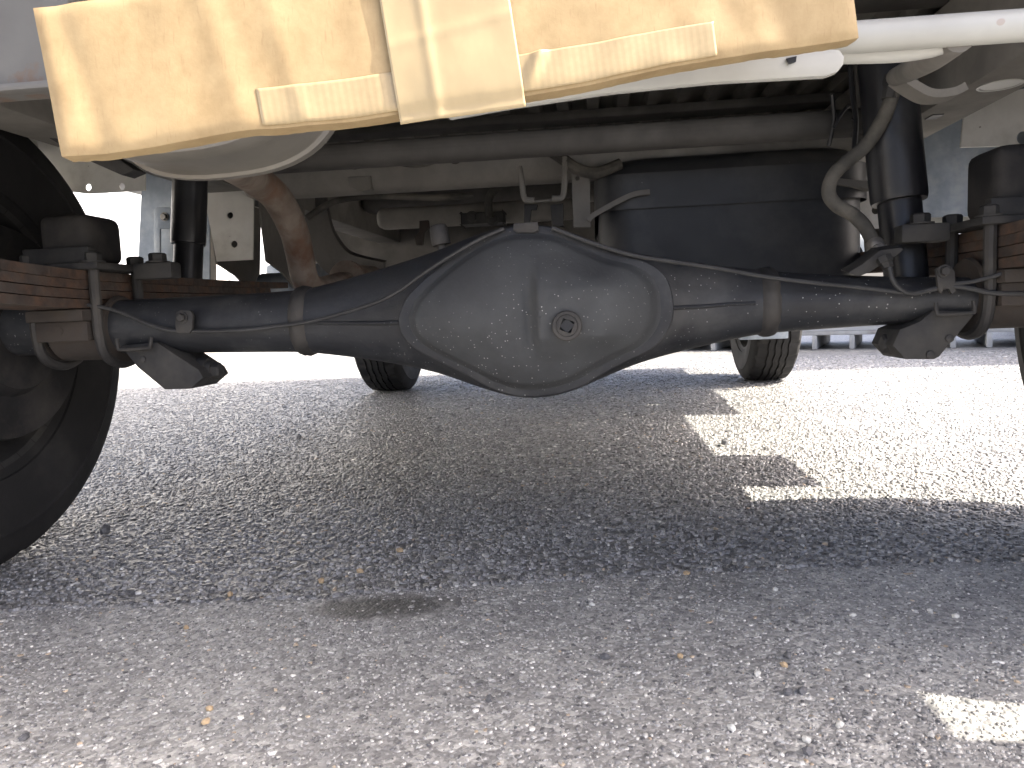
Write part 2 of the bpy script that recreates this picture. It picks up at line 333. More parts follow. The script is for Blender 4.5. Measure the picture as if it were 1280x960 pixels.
def stones(name, pts, size, zbase, hgt, palette, weights, kind_label):
    """many small angular stones as one mesh, bedded in the asphalt"""
    N = len(pts); K = 5
    ang = rng.uniform(0, 2 * np.pi, (N, 1)) + np.arange(K)[None] * 2 * np.pi / K + rng.uniform(-.28, .28, (N, K))
    rad = size[:, None] * rng.uniform(.7, 1.25, (N, K)); el = rng.uniform(.6, 1.0, (N, 1)); rot = rng.uniform(0, np.pi, (N, 1))
    lx = rad * np.cos(ang); ly = rad * np.sin(ang) * el
    bx = lx * np.cos(rot) - ly * np.sin(rot); by = lx * np.sin(rot) + ly * np.cos(rot)
    H = (hgt * rng.uniform(.25, 1.0, N))[:, None]; tx = rng.normal(0, .22, (N, 1)); ty = rng.normal(0, .22, (N, 1))
    V = np.zeros((N, 11, 3))
    V[:, :5, 0] = bx; V[:, :5, 1] = by; V[:, :5, 2] = -.0015
    s = rng.uniform(.62, .9, (N, K))
    V[:, 5:10, 0] = bx * s; V[:, 5:10, 1] = by * s; V[:, 5:10, 2] = H * rng.uniform(.75, 1.0, (N, K)) + (bx * tx + by * ty) * .4
    V[:, 10, 2] = H[:, 0] * rng.uniform(.85, 1.1, N)
    V[:, 5:, 2] = np.maximum(V[:, 5:, 2], .0003)
    V[:, :, 0] += pts[:, 0:1]; V[:, :, 1] += pts[:, 1:2]; V[:, :, 2] += zbase
    q = np.array([[i, (i + 1) % 5, 5 + (i + 1) % 5, 5 + i] for i in range(5)]); t = np.array([[5 + i, 5 + (i + 1) % 5, 10] for i in range(5)])
    base = (np.arange(N) * 11)[:, None, None]
    me = bpy.data.meshes.new(name); nv = N * 11
    me.vertices.add(nv); me.vertices.foreach_set('co', V.reshape(-1).astype(np.float32))
    loops = np.concatenate([(q[None] + base).reshape(N, -1), (t[None] + base).reshape(N, -1)], 1).reshape(-1)
    me.loops.add(len(loops)); me.loops.foreach_set('vertex_index', loops.astype(np.int32))
    cnt = np.tile(np.array([4] * 5 + [3] * 5), N); st = np.concatenate([[0], np.cumsum(cnt)[:-1]])
    me.polygons.add(len(cnt)); me.polygons.foreach_set('loop_start', st.astype(np.int32))
    me.update(calc_edges=True); me.validate()
    ci = rng.choice(len(palette), N, p=np.array(weights) / sum(weights)); c = np.array(palette)[ci] * rng.uniform(.75, 1.25, (N, 1))
    ca = np.ones((N, 11, 4), np.float32); ca[:, :, :3] = c[:, None]
    at = me.color_attributes.new('tint', 'FLOAT_COLOR', 'POINT'); at.data.foreach_set('color', ca.reshape(-1))
    me.materials.append(M['stones']); o = bpy.data.objects.new(name, me); col.objects.link(o)
    tag(o, kind_label, 'gravel', kind='stuff'); return o
def scatter(n, xr, yr, keep):
    p = np.stack([rng.uniform(*xr, n), rng.uniform(*yr, n)], 1); return p[keep(p)]
pal = [(.10, .10, .103), (.20, .201, .205), (.285, .287, .29), (.38, .38, .38), (.56, .56, .545), (.38, .31, .23)]
far_keep = lambda p: (p[:, 1] > seam_y(p[:, 0]) + .002) & (np.abs(p[:, 0] - .0) < .78 * p[:, 1] + .12)
pts = scatter(590000, (-2.5, 2.3), (.56, 3.6), lambda p: far_keep(p) & (rng.uniform(0, 1, len(p)) < np.clip((1.0 / np.maximum(p[:, 1], .7)) ** 2.0, 0, 1)))
stones('asphalt_aggregate', pts, (rng.gamma(4., .00052, len(pts)) + .0010) * np.clip(.65 + .35 * pts[:, 1], .8, 1.7), 0.0, .0022, pal, [2.6, 5, 4, 1.6, .3, .1], 'coarse dark asphalt stones standing proud beyond the seam')
pal2 = [(.11, .11, .115), (.22, .22, .22), (.31, .31, .305), (.42, .42, .41), (.58, .575, .555), (.42, .34, .25)]
pts = scatter(52000, (-.62, .62), (.36, .86), lambda p: (p[:, 1] < seam_y(p[:, 0]) - .001) & (np.abs(p[:, 0]) < .8 * p[:, 1] + .06))
oc = G(478, 764); dd = ((pts[:, 0] - oc.x) / .07) ** 2 + ((pts[:, 1] - oc.y) / .03) ** 2; pts = pts[(dd > 1) | (rng.uniform(0, 1, len(pts)) < .12)]
stones('fine_aggregate', pts, rng.gamma(2.2, .00042, len(pts)) + .0005, 0.004, .0009, pal2, [2.6, 4, 4, 2.2, .7, .2], 'fine worn aggregate flush with the smooth asphalt')
# ragged lip of the coarse layer along the seam
sx = rng.uniform(-.75, .75, 2600); pts = np.stack([sx, seam_y(sx) + rng.normal(.003, .003, 2600)], 1)
stones('seam_grit', pts, rng.gamma(4., .0006, 2600) + .001, 0.001, .0055, pal, [4, 5, 3, 1, .2, .1], 'dark loose grit along the asphalt seam')
# loose chips one can pick out
def pebble(name, px, r, h, material, label, z=.004):
    c = G(*px, z); bm = bmesh.new(); bmesh.ops.create_icosphere(bm, subdivisions=1, radius=1)
    a = random.uniform(0, 6.28)
    for v in bm.verts:
        q = v.co * random.uniform(.8, 1.15); x, y = q.x * r, q.y * r * .72
        v.co = Vector((c.x + x * math.cos(a) - y * math.sin(a), c.y + x * math.sin(a) + y * math.cos(a), z + max(-.1, q.z + .55) * h))
    o = bmput(name, bm, material, None, False); tag(o, label, 'stone', 'loose stone chips on the asphalt'); return o
for px in [(402, 728), (288, 746), (450, 716), (500, 690), (858, 720)]: pebble('stone_chip', px, .0045, .0035, 'chip_tan', 'tan stone chip sitting among the coarse dark stones', 0.002)
for px in [(262, 888), (257, 904), (233, 726 + 60), (850, 822), (980, 833)]: pebble('stone_chip', px, .0034, .0022, 'chip_tan', 'tan stone chip lying on the smooth asphalt')
for px in [(1066, 770), (969, 738), (947, 844), (915, 912), (1008, 927), (740, 757), (1195, 772), (1050, 908)]: pebble('stone_chip', px, .0036, .0022, 'chip_white', 'pale stone chip lying on the smooth asphalt')
for px in [(612, 876), (1003, 866), (985, 868), (1010, 942), (757, 823), (985, 822), (30, 925)]: pebble('stone_chip', px, .0042, .003, 'chip_dark', 'dark grey stone chip lying on the smooth asphalt')
for px in [(131, 667), (374, 549), (906, 556)]: pebble('stone_chip', px, .008, .008, 'chip_dark', 'dark grey pebble on the rough ground between the wheels', 0.003)

# ---------------------------------------------------------------- the truck
truck = empty('pickup_truck', (0, .72, 0))
tag(truck, 'small white flatbed pickup truck seen from under its tail, dusty black rear axle in front', 'truck')
YA = .72                                   # rear axle distance
def part(name, vf, material, parent=truck, smooth=True): return put(name, vf[0], vf[1], material, parent, smooth)

# --- rear axle housing: loft along X
top_px = [(-140, 384), (60, 377), (150, 375), (240, 371), (330, 366), (383, 362), (440, 347), (500, 330), (545, 316), (600, 294), (630, 284), (655, 280), (690, 283), (720, 293), (760, 310), (800, 318), (860, 327), (950, 338), (1030, 343), (1120, 346), (1230, 346), (1400, 344)]
bot_px = [(-140, 448), (60, 444), (150, 442), (240, 441), (330, 440), (383, 440), (440, 446), (500, 455), (545, 463), (590, 478), (620, 489), (655, 497), (690, 495), (720, 487), (755, 470), (800, 452), (870, 434), (950, 417), (1030, 411), (1120, 405), (1230, 400), (1400, 394)]
tp = [P(x, y, YA) for x, y in top_px]; bp = [P(x, y, YA) for x, y in bot_px]
Xs = np.linspace(-.54, .54, 110)
zt = np.interp(Xs, [p.x for p in tp], [p.z for p in tp]); zb = np.interp(Xs, [p.x for p in bp], [p.z for p in bp])
ker = np.array([1, 2, 3, 2, 1]) / 9.
zt[2:-2] = np.convolve(zt, ker, 'valid'); zb[2:-2] = np.convolve(zb, ker, 'valid')
XD = P(660, 390, YA).x
dep = .0275 + .036 * np.exp(-((Xs - XD) / .125) ** 4) 
V, Fc = [], []; n = 40
for X, t, b_, d in zip(Xs, zt, zb, dep):
    zc, hh = (t + b_) / 2, (t - b_) / 2; ex = 2.0 + .7 * math.exp(-((X - XD) / .15) ** 4)
    for q in range(n):
        th = 2 * math.pi * q / n; c, s = math.cos(th), math.sin(th)
        V.append((X, YA - d * math.copysign(abs(c) ** (2 / ex), c), zc + hh * math.copysign(abs(s) ** (2 / ex), s)))
for i in range(len(Xs) - 1):
    for q in range(n): Fc.append((i * n + q, i * n + (q + 1) % n, (i + 1) * n + (q + 1) % n, (i + 1) * n + q))
Fc += [tuple(range(n))[::-1], tuple(range((len(Xs) - 1) * n, len(Xs) * n))]
axle = part('rear_axle', (V, Fc), 'axle')
def axle_y(X, off=0.0): return YA - float(np.interp(X, Xs, dep)) - off
# seam ridge pressed along each horn of the housing
def ridge(pts, r=.0022):
    pp = []
    for x, y in pts:
        p = P(x, y, .66); pp.append(P(x, y, axle_y(p.x, -.0005)))
    return sweep(pp, r, 8)
part('housing_seam', ridge([(386, 403), (430, 404), (470, 404), (500, 403)], .0018), 'axle', axle)
part('housing_seam', ridge([(836, 385), (880, 383), (915, 380), (944, 379)], .0018), 'axle', axle)
for x0, yt, yb, lean in ((383, 362, 441, 0), (957, 337, 417, 4)):      # lumpy weld beads
    cx = P(x0, 400, YA).x; V, Fc = [], []; n = 40; rr0 = .029
    zc = float((np.interp(cx, Xs, zt) + np.interp(cx, Xs, zb)) / 2); hh = float((np.interp(cx, Xs, zt) - np.interp(cx, Xs, zb)) / 2)
    for k, (dx, dr) in enumerate([(-.009, -.001), (-.006, .0018), (-.002, .0032), (.002, .0032), (.006, .002), (.009, -.001)]):
        for q in range(n):
            th = 2 * math.pi * q / n; j = .0012 * mnoise.noise(Vector((k * .8, q * .7, cx * 9)))
            V.append((cx + dx + j, YA - (float(np.interp(cx, Xs, dep)) + dr + j) * math.cos(th), zc + (hh + dr + j) * math.sin(th)))
    for i in range(5):
        for q in range(n): Fc.append((i * n + q, i * n + (q + 1) % n, (i + 1) * n + (q + 1) % n, (i + 1) * n + q))
    part('weld_collar', (V, Fc), 'flange', axle)

# --- differential: flange ring and pressed cover
YF = YA - .0655
out_px = [(497, 398), (508, 372), (540, 340), (575, 313), (610, 293), (650, 282), (695, 285), (735, 302), (770, 317), (805, 326), (832, 345), (842, 378), (838, 408), (818, 434), (785, 451), (755, 467), (725, 484), (690, 494), (650, 496), (615, 486), (585, 470), (552, 454), (520, 437), (502, 418)]
ctr = P(662, 392, YF)
ring = smooth_path([P(x, y, YF) for x, y in out_px] + [P(*out_px[0], YF)], 5)[:-1]
nr = len(ring)
def polar(prof, yoff=None):
    V, Fc = [], []
    for k, (s, h) in enumerate(prof):
        for p in ring:
            q = ctr.lerp(p, s); yy = YF - h
            if yoff: yy -= yoff(q, s)
            V.append((q.x, yy, q.z))
    for i in range(len(prof) - 1):
        for q in range(nr): Fc.append((i * nr + q, i * nr + (q + 1) % nr, (i + 1) * nr + (q + 1) % nr, (i + 1) * nr + q))
    return V, Fc
fl = polar([(1.0, -.012), (1.0, -.0015), (.994, -.0002), (.980, .0004), (.92, .0004), (.89, .0004), (.885, -.012)])
part('cover_flange', fl, 'axle', axle)
rx = P(668, 380, .6).x; rz0, rz1 = P(668, 455, .6).z, P(668, 315, .6).z
def dimple(q, s):
    if s > .90: return 0
    win = min(1, max(0, (q.z - rz0) / .02)) * min(1, max(0, (rz1 - q.z) / .03)); fade = min(1, (.90 - s) / .3)
    step = .0095 / (1 + math.exp(-(q.x - rx) / .0026)) - .0030 * math.exp(-((q.x - rx + .006) / .0045) ** 2)
    rid = .0030 * math.exp(-((q.x - rx - .004) / .004) ** 2) * win
    lobe = -.006 * math.exp(-((q.x - ctr.x + .075) / .03) ** 2 - ((q.z - ctr.z + .045) / .02) ** 2)
    vee = -.0025 * math.exp(-(((q.x - P(592, 440, .6).x) - .35 * (q.z - P(592, 440, .6).z)) / .0025) ** 2) * max(0, 1 - abs(q.z - P(592, 440, .6).z) / .018)
    return (step * (1 - s ** 6) * win + rid + lobe + vee) * fade
prof = [(.925, -.0012), (.915, .0003), (.90, .0016), (.885, .0040), (.87, .0070), (.855, .0105), (.84, .0140), (.82, .0175)]
for k in range(1, 33):
    s = .82 * (1 - k / 33); prof.append((s, .0175 + .030 * (1 - (s / .82) ** 2.3)))
V, Fc = polar(prof, dimple); V.append((ctr.x, YF - .048 - dimple(ctr, 0), ctr.z)); b0 = (len(prof) - 1) * nr
Fc += [(b0 + q, b0 + (q + 1) % nr, len(V) - 1) for q in range(nr)]
part('differential_cover', (V, Fc), 'cover', axle)
part('flange_tab', prism([P(x, y, YF - .003) for x, y in [(642, 279), (672, 277), (674, 288), (668, 291), (646, 291), (641, 287)]], (0, .012, 0), .0012), 'flange', axle)
# filler plug with a square socket
def plug(c, r):
    V, Fc = [], []; n = 32
    rows = [(r * 1.0, .004), (r, -.0035), (r * .93, -.0045), (r * .74, -.0045), (r * .70, -.0036), (r * .64, -.0038)]
    for rr, y in rows:
        for q in range(n): V.append((c.x + rr * math.cos(2 * math.pi * q / n), c.y + y, c.z + rr * math.sin(2 * math.pi * q / n)))
    for y in (-.0038, .0035):
        for q in range(n):
            th = 2 * math.pi * q / n; a = th + R(20); k = r * .40 / max(abs(math.cos(a)), abs(math.sin(a)))
            V.append((c.x + k * math.cos(th), c.y + y, c.z + k * math.sin(th)))
    L = len(rows) + 2
    for i in range(L - 1):
        for q in range(n): Fc.append((i * n + q, i * n + (q + 1) % n, (i + 1) * n + (q + 1) % n, (i + 1) * n + q))
    Fc.append(tuple(range((L - 1) * n, L * n))); return V, Fc
pc = P(709, 407, .604); sp_ = min(((ctr.lerp(p, .5) - pc).length, i) for i, p in enumerate(ring))
pr_ = min(.8, (Vector((pc.x, YF, pc.z)) - ctr).length / max(1e-6, (ring[sp_[1]] - ctr).length))
py_ = YF - (.018 + .030 * (1 - (pr_ / .82) ** 2.3)) - dimple(pc, pr_)
pc = P(709, 407, py_ - .001); part('filler_plug', plug(Vector((pc.x, py_ - .0030, pc.z)), .0122), 'flange', axle)
part('plug_socket_dark', lathe([(0, .0060), (.0005, .0060)], (pc.x, py_ - .0046, pc.z), (pc.x, py_ + 1, pc.z), 4), 'black', axle)  # black floor: shade of the deep oily socket put into its colour
# breather cap
b0_, b1_ = P(555, 322, .70), P(547, 280, .70); dv = (b1_ - b0_).normalized()
part('breather', lathe([(0, .0085), (.004, .0075), (.008, .0042), (.012, .004), (.0121, .0085), (.0135, .009), (.028, .0085), (.0305, .007), (.0315, .003)], b0_, b1_, 20), 'flange', axle)

# --- brake pipes along the axle
def pipe(name, pts, r, material='pipe', parent=axle, n=8): return part(name, sweep([P(*p) for p in pts], r, n), material, parent)
pipe('brake_pipe', [(5, 345, .675), (10, 374, .672), (20, 380, .672), (70, 381, .675), (115, 382, .682), (150, 390, .684), (185, 405, .685), (215, 413, .685), (260, 414, .686), (310, 412, .686), (345, 408, .687), (386, 402, .682), (430, 391, .672), (470, 378, .662), (500, 363, .656), (525, 345, .652), (560, 322, .649), (600, 299, .649), (630, 286, .652)], .0019)
pipe('brake_pipe', [(690, 285, .651), (740, 304, .650), (790, 319, .652), (840, 327, .656), (900, 336, .668), (957, 346, .676), (1030, 355, .684), (1080, 360, .685), (1130, 366, .686), (1150, 365, .686), (1170, 360, .684), (1190, 355, .682), (1215, 352, .680), (1240, 346, .676), (1262, 341, .674), (1330, 340, .674)], .0019)
pipe('brake_pipe', [(1112, 334, .685), (1116, 350, .682), (1125, 361, .682), (1140, 367, .683), (1165, 362, .684), (1190, 358, .682), (1215, 361, .680), (1240, 366, .678), (1280, 367, .676), (1340, 366, .676)], .0022)
def clip(pts, bolt, Yc):
    a = prism([P(x, y, Yc) for x, y in pts], (0, .004, 0), .0008)
    bl = hexbolt(P(*bolt, Yc), (0, -1, 0), .0042, .005)
    return join(a, bl)
part('pipe_clip', clip([(219, 391), (226, 387), (238, 388), (241, 394), (240, 412), (236, 417), (221, 416), (219, 410)], (228, 397), .682), 'flange', axle)
part('pipe_clip', clip([(1170, 336), (1176, 332), (1190, 333), (1194, 340), (1195, 364), (1190, 368), (1186, 361), (1180, 361), (1177, 367), (1173, 362)], (1180, 339), .680), 'flange', axle)

# --- shock mounts hanging from the axle
def mount(poly, inner, staple, bolt, bdir):
    m = part('shock_mount', join(prism([P(x, y, .690) for x, y in poly], (0, .052, 0), .0009)), 'dark', axle)
    part('mount_lip', prism([P(x, y, .6885) for x, y in inner], (0, .004, 0), .0012), 'dark', m) if False else None
    part('mount_staple', sweep([P(x, y, .682) for x, y in staple], .0019, 8, True, 4), 'flange', axle)
    c = P(*bolt, .715)
    part('mount_bolt', join(lathe([(0, .0125), (.010, .0125), (.0105, .010), (.016, .010)], c, c + Vector(bdir), 20), hexbolt(c + Vector(bdir).normalized() * .014, bdir, .0085, .010, False)), 'dark', axle)
    return m
mount([(150, 432), (196, 428), (248, 462), (254, 472), (238, 486), (206, 487), (172, 459)], None, [(146, 423), (148, 435), (153, 437), (183, 435), (188, 432), (189, 421)], (249, 463), (1, 0, -.05))
mount([(1166, 388), (1219, 389), (1214, 398), (1174, 446), (1168, 449), (1132, 449), (1116, 432), (1125, 412), (1150, 402)], None, [(1170, 378), (1171, 390), (1177, 393), (1213, 391), (1218, 388), (1217, 376)], (1136, 429), (-1, 0, .02))
for pp in ([(178, 449, .6895)], [(1187, 423, .6895), (1163, 443, .6895)]):
    for q in pp: part('mount_rivet', lathe([(0, .0035), (.001, .0035), (.0015, .002)], P(*q), P(*q) + Vector((0, -1, 0)), 12), 'flange', axle)

# --- leaf springs, pads, U-bolts, bump stops
for s in (-1, 1):
    XS = .445 * s; hw = .027
    def leaf(y0, y1, z, t, camber, hwid):
        V, Fc = [], []; N = 26
        for i in range(N + 1):
            y = y0 + (y1 - y0) * i / N; zz = z + (camber if y < YA else camber * .12) * ((y - YA) / .5) ** 2
            for dx, dz in ((-hwid, 0), (hwid, 0), (hwid, t), (-hwid, t)): V.append((XS + dx, y, zz + dz))
        for i in range(N):
            for q in range(4): Fc.append((i * 4 + q, i * 4 + (q + 1) % 4, (i + 1) * 4 + (q + 1) % 4, (i + 1) * 4 + q))
        Fc += [(0, 1, 2, 3), tuple(range(N * 4, N * 4 + 4))]; return V, Fc
    spring = part('leaf_spring', leaf(.24, 1.18, .3075, .0090, .060, hw), 'rust', truck, True)
    for k, (a, b_) in enumerate([(.29, 1.10), (.38, 1.02), (.48, .94)]):
        part('leaf', leaf(a, b_, .2985 - .0093 * k, .0085, .060 - .003 * k, hw + .0004), 'rust', spring)
    # pad between axle and spring, clamp plate under the tube
    part('spring_pad', rbox((XS - .030, YA - .052, .268), (XS + .030, YA + .052, .2795), .002), 'rustdim', axle)
    part('pad_plate', join(rbox((XS - .0275, YA - .043, .2485), (XS + .0275, YA - .031, .268), .0015), lathe([(0, .0042), (.0008, .0042)], (XS - .002, YA - .0432, .259), (XS - .002, YA - .05, .259), 14)), 'rustdim', axle)
    part('clamp_sleeve', lathe([(0, .0295), (.001, .0312), (.053, .0312), (.054, .0295)], (XS - .027, YA, .259), (XS + .027, YA, .259), 32), 'rustdim', axle)
    for dx in (-.0335, .0335):
        part('u_bolt', sweep([(XS + dx, YA - .034, .335), (XS + dx, YA - .0345, .30), (XS + dx, YA - .0345, .255), (XS + dx, YA - .026, .232), (XS + dx, YA, .2235), (XS + dx, YA + .026, .232), (XS + dx, YA + .0345, .255), (XS + dx, YA + .034, .335)], .0053, 10), 'flange', spring)
        part('saddle_ring', lathe([(-.003, .030), (-.003, .0335), (0, .0355), (.003, .0335), (.003, .030)], (XS + dx * 1.05, YA, .2575), (XS + dx * 1.05 + 1, YA, .2575), 32), 'rustdim', axle)
    part('clamp_plate', rbox((XS - .045, YA - .045, .3175), (XS + .045, YA + .045, .3245), .002), 'dark', spring)
    for dy in (-.034, .034):
        for dx in (-.0335, .0335): part('u_bolt_nut', hexbolt((XS + dx, YA + dy, .3245), (0, 0, 1), .0085, .010), 'dark', spring)
    # bump stop: rubber block on a saddle
    bs = part('bump_stop', rbox((XS - .026, YA - .030, .3250), (XS + .026, YA + .030, .374 if s < 0 else .386), .012, 4), 'bushing')
    part('bump_stop_seat', rbox((XS - .036, YA - .040, .3246), (XS + .034, YA - .028, .340), .002), 'dark', bs)
    # stub arm with a bolt beside the clamp
    a0 = Vector((XS - s * .045, YA + .02, .318)); a1 = Vector((XS - s * .088, YA + .02, .316))
    part('pad_arm', join(rbox((min(a0.x, a1.x), YA + .010, .309), (max(a0.x, a1.x), YA + .030, .326), .003), hexbolt((XS - s * .068, YA + .02, .326), (0, 0, 1), .0088, .010)), 'dark', spring)
    # spring eyes and hangers
    part('spring_eye', lathe([(0, .022), (.003, .024), (.053, .024), (.056, .022)], (XS - .028, 1.190, .316), (XS + .028, 1.190, .316), 24), 'zinc', spring)
    part('shackle', prism([Vector((XS - .034, .225, .325)), Vector((XS - .034, .255, .325)), Vector((XS - .034, .262, .44)), Vector((XS - .034, .222, .44))], (.006, 0, 0), .002), 'dark')
    part('shackle', prism([Vector((XS + .028, .225, .325)), Vector((XS + .028, .255, .325)), Vector((XS + .028, .262, .44)), Vector((XS + .028, .222, .44))], (.006, 0, 0), .002), 'dark')

# --- brake drums and wheels
def ring_lathe(prof, n):                    # profile [(x, r)] closed round the X axis
    V, Fc = [], []; m = len(prof)
    for i, (x, r) in enumerate(prof):
        for q in range(n):
            th = 2 * math.pi * q / n; V.append((x, r * math.cos(th), r * math.sin(th)))
    for i in range(m):
        for q in range(n): Fc.append((i * n + q, i * n + (q + 1) % n, ((i + 1) % m) * n + (q + 1) % n, ((i + 1) % m) * n + q))
    return V, Fc
RT = .264
def tyre_mesh():
    n = 180; hw = .074
    prof = [(-.052, .152, 0), (-.060, .150, 0), (-.064, .158, 0), (-.0665, .165, 0), (-.069, .166, 0), (-.0725, .180, 0), (-.0745, .200, 0), (-.074, .222, 0), (-.0755, .224, 0), (-.0735, .228, 0), (-.070, .243, 0), (-.064, .2545, 0), (-.0585, .2595, 0)]
    def groove(x): return [(x - .0028, 1), (x - .0020, -1), (x + .0020, -1), (x + .0028, 1)]
    for gx in (-.030, -.010, .010, .030):
        for x, f in groove(gx): prof.append((x, (.2635 - 10.0 * abs(x) ** 2.6) - (.006 if f < 0 else 0), 1))
    full = prof + [(-x, r, z) for x, r, z in prof[:13]][::-1]
    V, Fc = [], []; m = len(full)
    for x, r, z in full:
        for q in range(n):
            th = 2 * math.pi * q / n; zz = .0014 * (1 if (q // 3) % 2 else -1) if z else 0
            rr = r
            if abs(abs(x) - .0585) < 1e-4 and (q % 6) < 1: rr -= .006      # shoulder notches
            V.append((x + zz, rr * math.cos(th), rr * math.sin(th)))
    for i in range(m):
        for q in range(n): Fc.append((i * n + q, i * n + (q + 1) % n, ((i + 1) % m) * n + (q + 1) % n, ((i + 1) % m) * n + q))
    return V, Fc
def rim_mesh():
    prof = [(-.060, .150), (-.063, .156), (-.060, .160), (-.055, .153), (-.045, .146), (-.015, .138), (.020, .138), (.045, .146), (.055, .153), (.060, .160), (.063, .156), (.060, .149), (.040, .142), (.030, .134), (.034, .110), (.042, .090), (.040, .060), (.030, .040), (.028, .0), (.022, .0), (.024, .045), (.034, .062), (.035, .088), (.026, .108), (.022, .130), (.010, .134), (-.015, .133), (-.040, .141)]
    return ring_lathe([(x, max(r, .001)) for x, r in prof], 72)
def wheel_at(loc, s, first=None):
    if first is None:
        o = put('wheel', *rim_mesh(), 'dark', truck); t = put('tyre', *tyre_mesh(), 'rubber', o, True, None, 28)
    else:
        o = first[0].copy(); col.objects.link(o); t = first[1].copy(); col.objects.link(t); t.parent = o; o.parent = truck
    o.location = Vector(loc) - W['pickup_truck']; o.rotation_euler = (random.uniform(0, 6), 0, 0) if s > 0 else (random.uniform(0, 6), 0, math.pi)
    t.location = (0, 0, 0)
    return o, t
YFR = 2.58
w0 = wheel_at((.645, YA, RT - .002), 1); wheel_at((-.650, YA, RT - .002), -1, w0)
wheel_at((.630, YFR, RT - .002), 1, w0); wheel_at((-.648, YFR, RT - .002), -1, w0)
for s in (-1, 1):
    part('brake_drum', lathe([(0, .030), (.0, .060), (.012, .068), (.016, .112), (.022, .114), (.024, .108), (.070, .106), (.074, .05)], (s * .525, YA, .26), (s * .7, YA, .26), 48), 'bushing')
    part('brake_drum', lathe([(0, .03), (.01, .08), (.05, .08)], (s * .55, YFR, .262), (s * .7, YFR, .262), 32), 'dark')

# --- shock absorbers
def shock(top, joint, bottom, r1, r2, Yt, Yb):
    a, j, b_ = P(*top, Yt), P(*joint, (Yt + Yb) / 2), P(*bottom, Yb); d = (b_ - a)
    L1 = (j - a).length
    o = part('shock_absorber', lathe([(0, r1 * .8), (.004, r1), (L1 - .004, r1), (L1, r1 * .96), (L1 + .0002, r1 * .84)], a, b_, 32), 'black')
    part('damper_tube', lathe([(0, r2), ((b_ - j).length - .004, r2), ((b_ - j).length, r2 * .8)], j - d.normalized() * .006, b_, 32), 'black', o)
    return o
shock((240, 150, ), (236, 306), (231, 455), .0215, .0178, .94, .90)
shock((1104, 40), (1124, 253), (1140, 425), .0258, .0198, .80, .765)
# --- muffler, exhaust pipe
mc = P(280, 106, .60)
def oval(cx, cz, a, b_, y, n=56, ex=2.5, sl=.0):
    r = []
    for q in range(n):
        th = 2 * math.pi * q / n; c, s = math.cos(th), math.sin(th)
        x = a * math.copysign(abs(c) ** (2 / ex), c); r.append((cx + x, y, cz + b_ * math.copysign(abs(s) ** (2 / ex), s) + sl * x))
    return r
V, Fc = [], []; n = 56
rows = [(.30, .520), (.75, .522), (.93, .526), (.972, .533), (.975, .545), (.975, .590), (.985, .592), (1.022, .593), (1.030, .597), (1.022, .602), (.96, .603), (.4, .612)]
for k, y in rows: V += oval(mc.x, mc.z,  .100 * k, .0735 * k, y, n, 2.6, .035)
for i in range(len(rows) - 1):
    for q in range(n): Fc.append((i * n + q, i * n + (q + 1) % n, (i + 1) * n + (q + 1) % n, (i + 1) * n + q))
Fc += [tuple(range(n))[::-1], tuple(range((len(rows) - 1) * n, len(rows) * n))]
muf = part('muffler', (V, Fc), 'muffler')
part('exhaust_pipe', sweep([P(262, 180, .60), P(288, 205, .70), P(315, 222, .80), P(345, 246, .86), P(366, 285, .90), P(375, 320, .93), P(382, 350, .95), P(398, 362, .99), P(425, 356, 1.08), P(445, 352, 1.3), P(470, 352, 1.8), P(560, 350, 2.3)], [.0165, .0165, .0175, .018, .018, .0175, .0175, .0175, .0185, .019, .019, .019], 20), 'exhaust')
ep = P(432, 350, 1.12); part('exhaust_flange', lathe([(0, .022), (.002, .030), (.010, .030), (.012, .022), (.05, .026), (.09, .026), (.10, .02)], ep, ep + Vector((.12, .9, 0)), 24), 'exhaust')
part('muffler_strap', prism([P(x, y, .66) for x, y in [(60, 172), (100, 196), (152, 219), (168, 212), (150, 200), (100, 175)]], (0, .02, 0), .001), 'dark')

# --- fuel tank with seam flange, strap
def tank_mesh(lo, hi, r):
    lo, hi = Vector(lo), Vector(hi); V, Fc = [], []; n = 12; rows = []
    def rrect(x0, x1, y0, y1, rr, z):
        out = []
        for cx, cy, a0 in ((x1 - rr, y1 - rr, 0), (x0 + rr, y1 - rr, 90), (x0 + rr, y0 + rr, 180), (x1 - rr, y0 + rr, 270)):
            for k in range(n): th = R(a0 + 90 * k / (n - 1)); out.append((cx + rr * math.cos(th), cy + rr * math.sin(th), z))
        return out
    for k in range(7):
        th = R(90 * k / 6); ins = r * .5 * (1 - math.sin(th)); rows.append(rrect(lo.x + ins, hi.x - ins, lo.y + ins, hi.y - ins, r, lo.z + r * .5 * (1 - math.cos(th))))
    for k in range(7):
        th = R(90 * k / 6); ins = r * .5 * (1 - math.cos(th)); rows.append(rrect(lo.x + ins, hi.x - ins, lo.y + ins, hi.y - ins, r, hi.z - r * .5 * (1 - math.sin(th))))
    m = 4 * n
    for rw in rows: V += rw
    for i in range(len(rows) - 1):
        for q in range(m): Fc.append((i * m + q, i * m + (q + 1) % m, (i + 1) * m + (q + 1) % m, (i + 1) * m + q))
    Fc += [tuple(range(m))[::-1], tuple(range((len(rows) - 1) * m, len(rows) * m))]
    return V, Fc
YT = 1.0
tl, tr_ = P(749, 262, YT + .02), P(1083, 240, YT + .02)
tank = part('fuel_tank', tank_mesh((tl.x, YT, .268), (tr_.x, 1.52, P(900, 188, YT).z), .05), 'tank')
zs = P(900, 236, YT).z
lip = tank_mesh((tl.x - .006, YT - .006, zs), (tr_.x + .006, 1.526, zs + .005), .05)
part('tank_seam', tank_mesh((tl.x - .003, YT - .006, zs), (tr_.x + .003, 1.526, zs + .004), .0035 * 2) if False else lip, 'tank', tank)
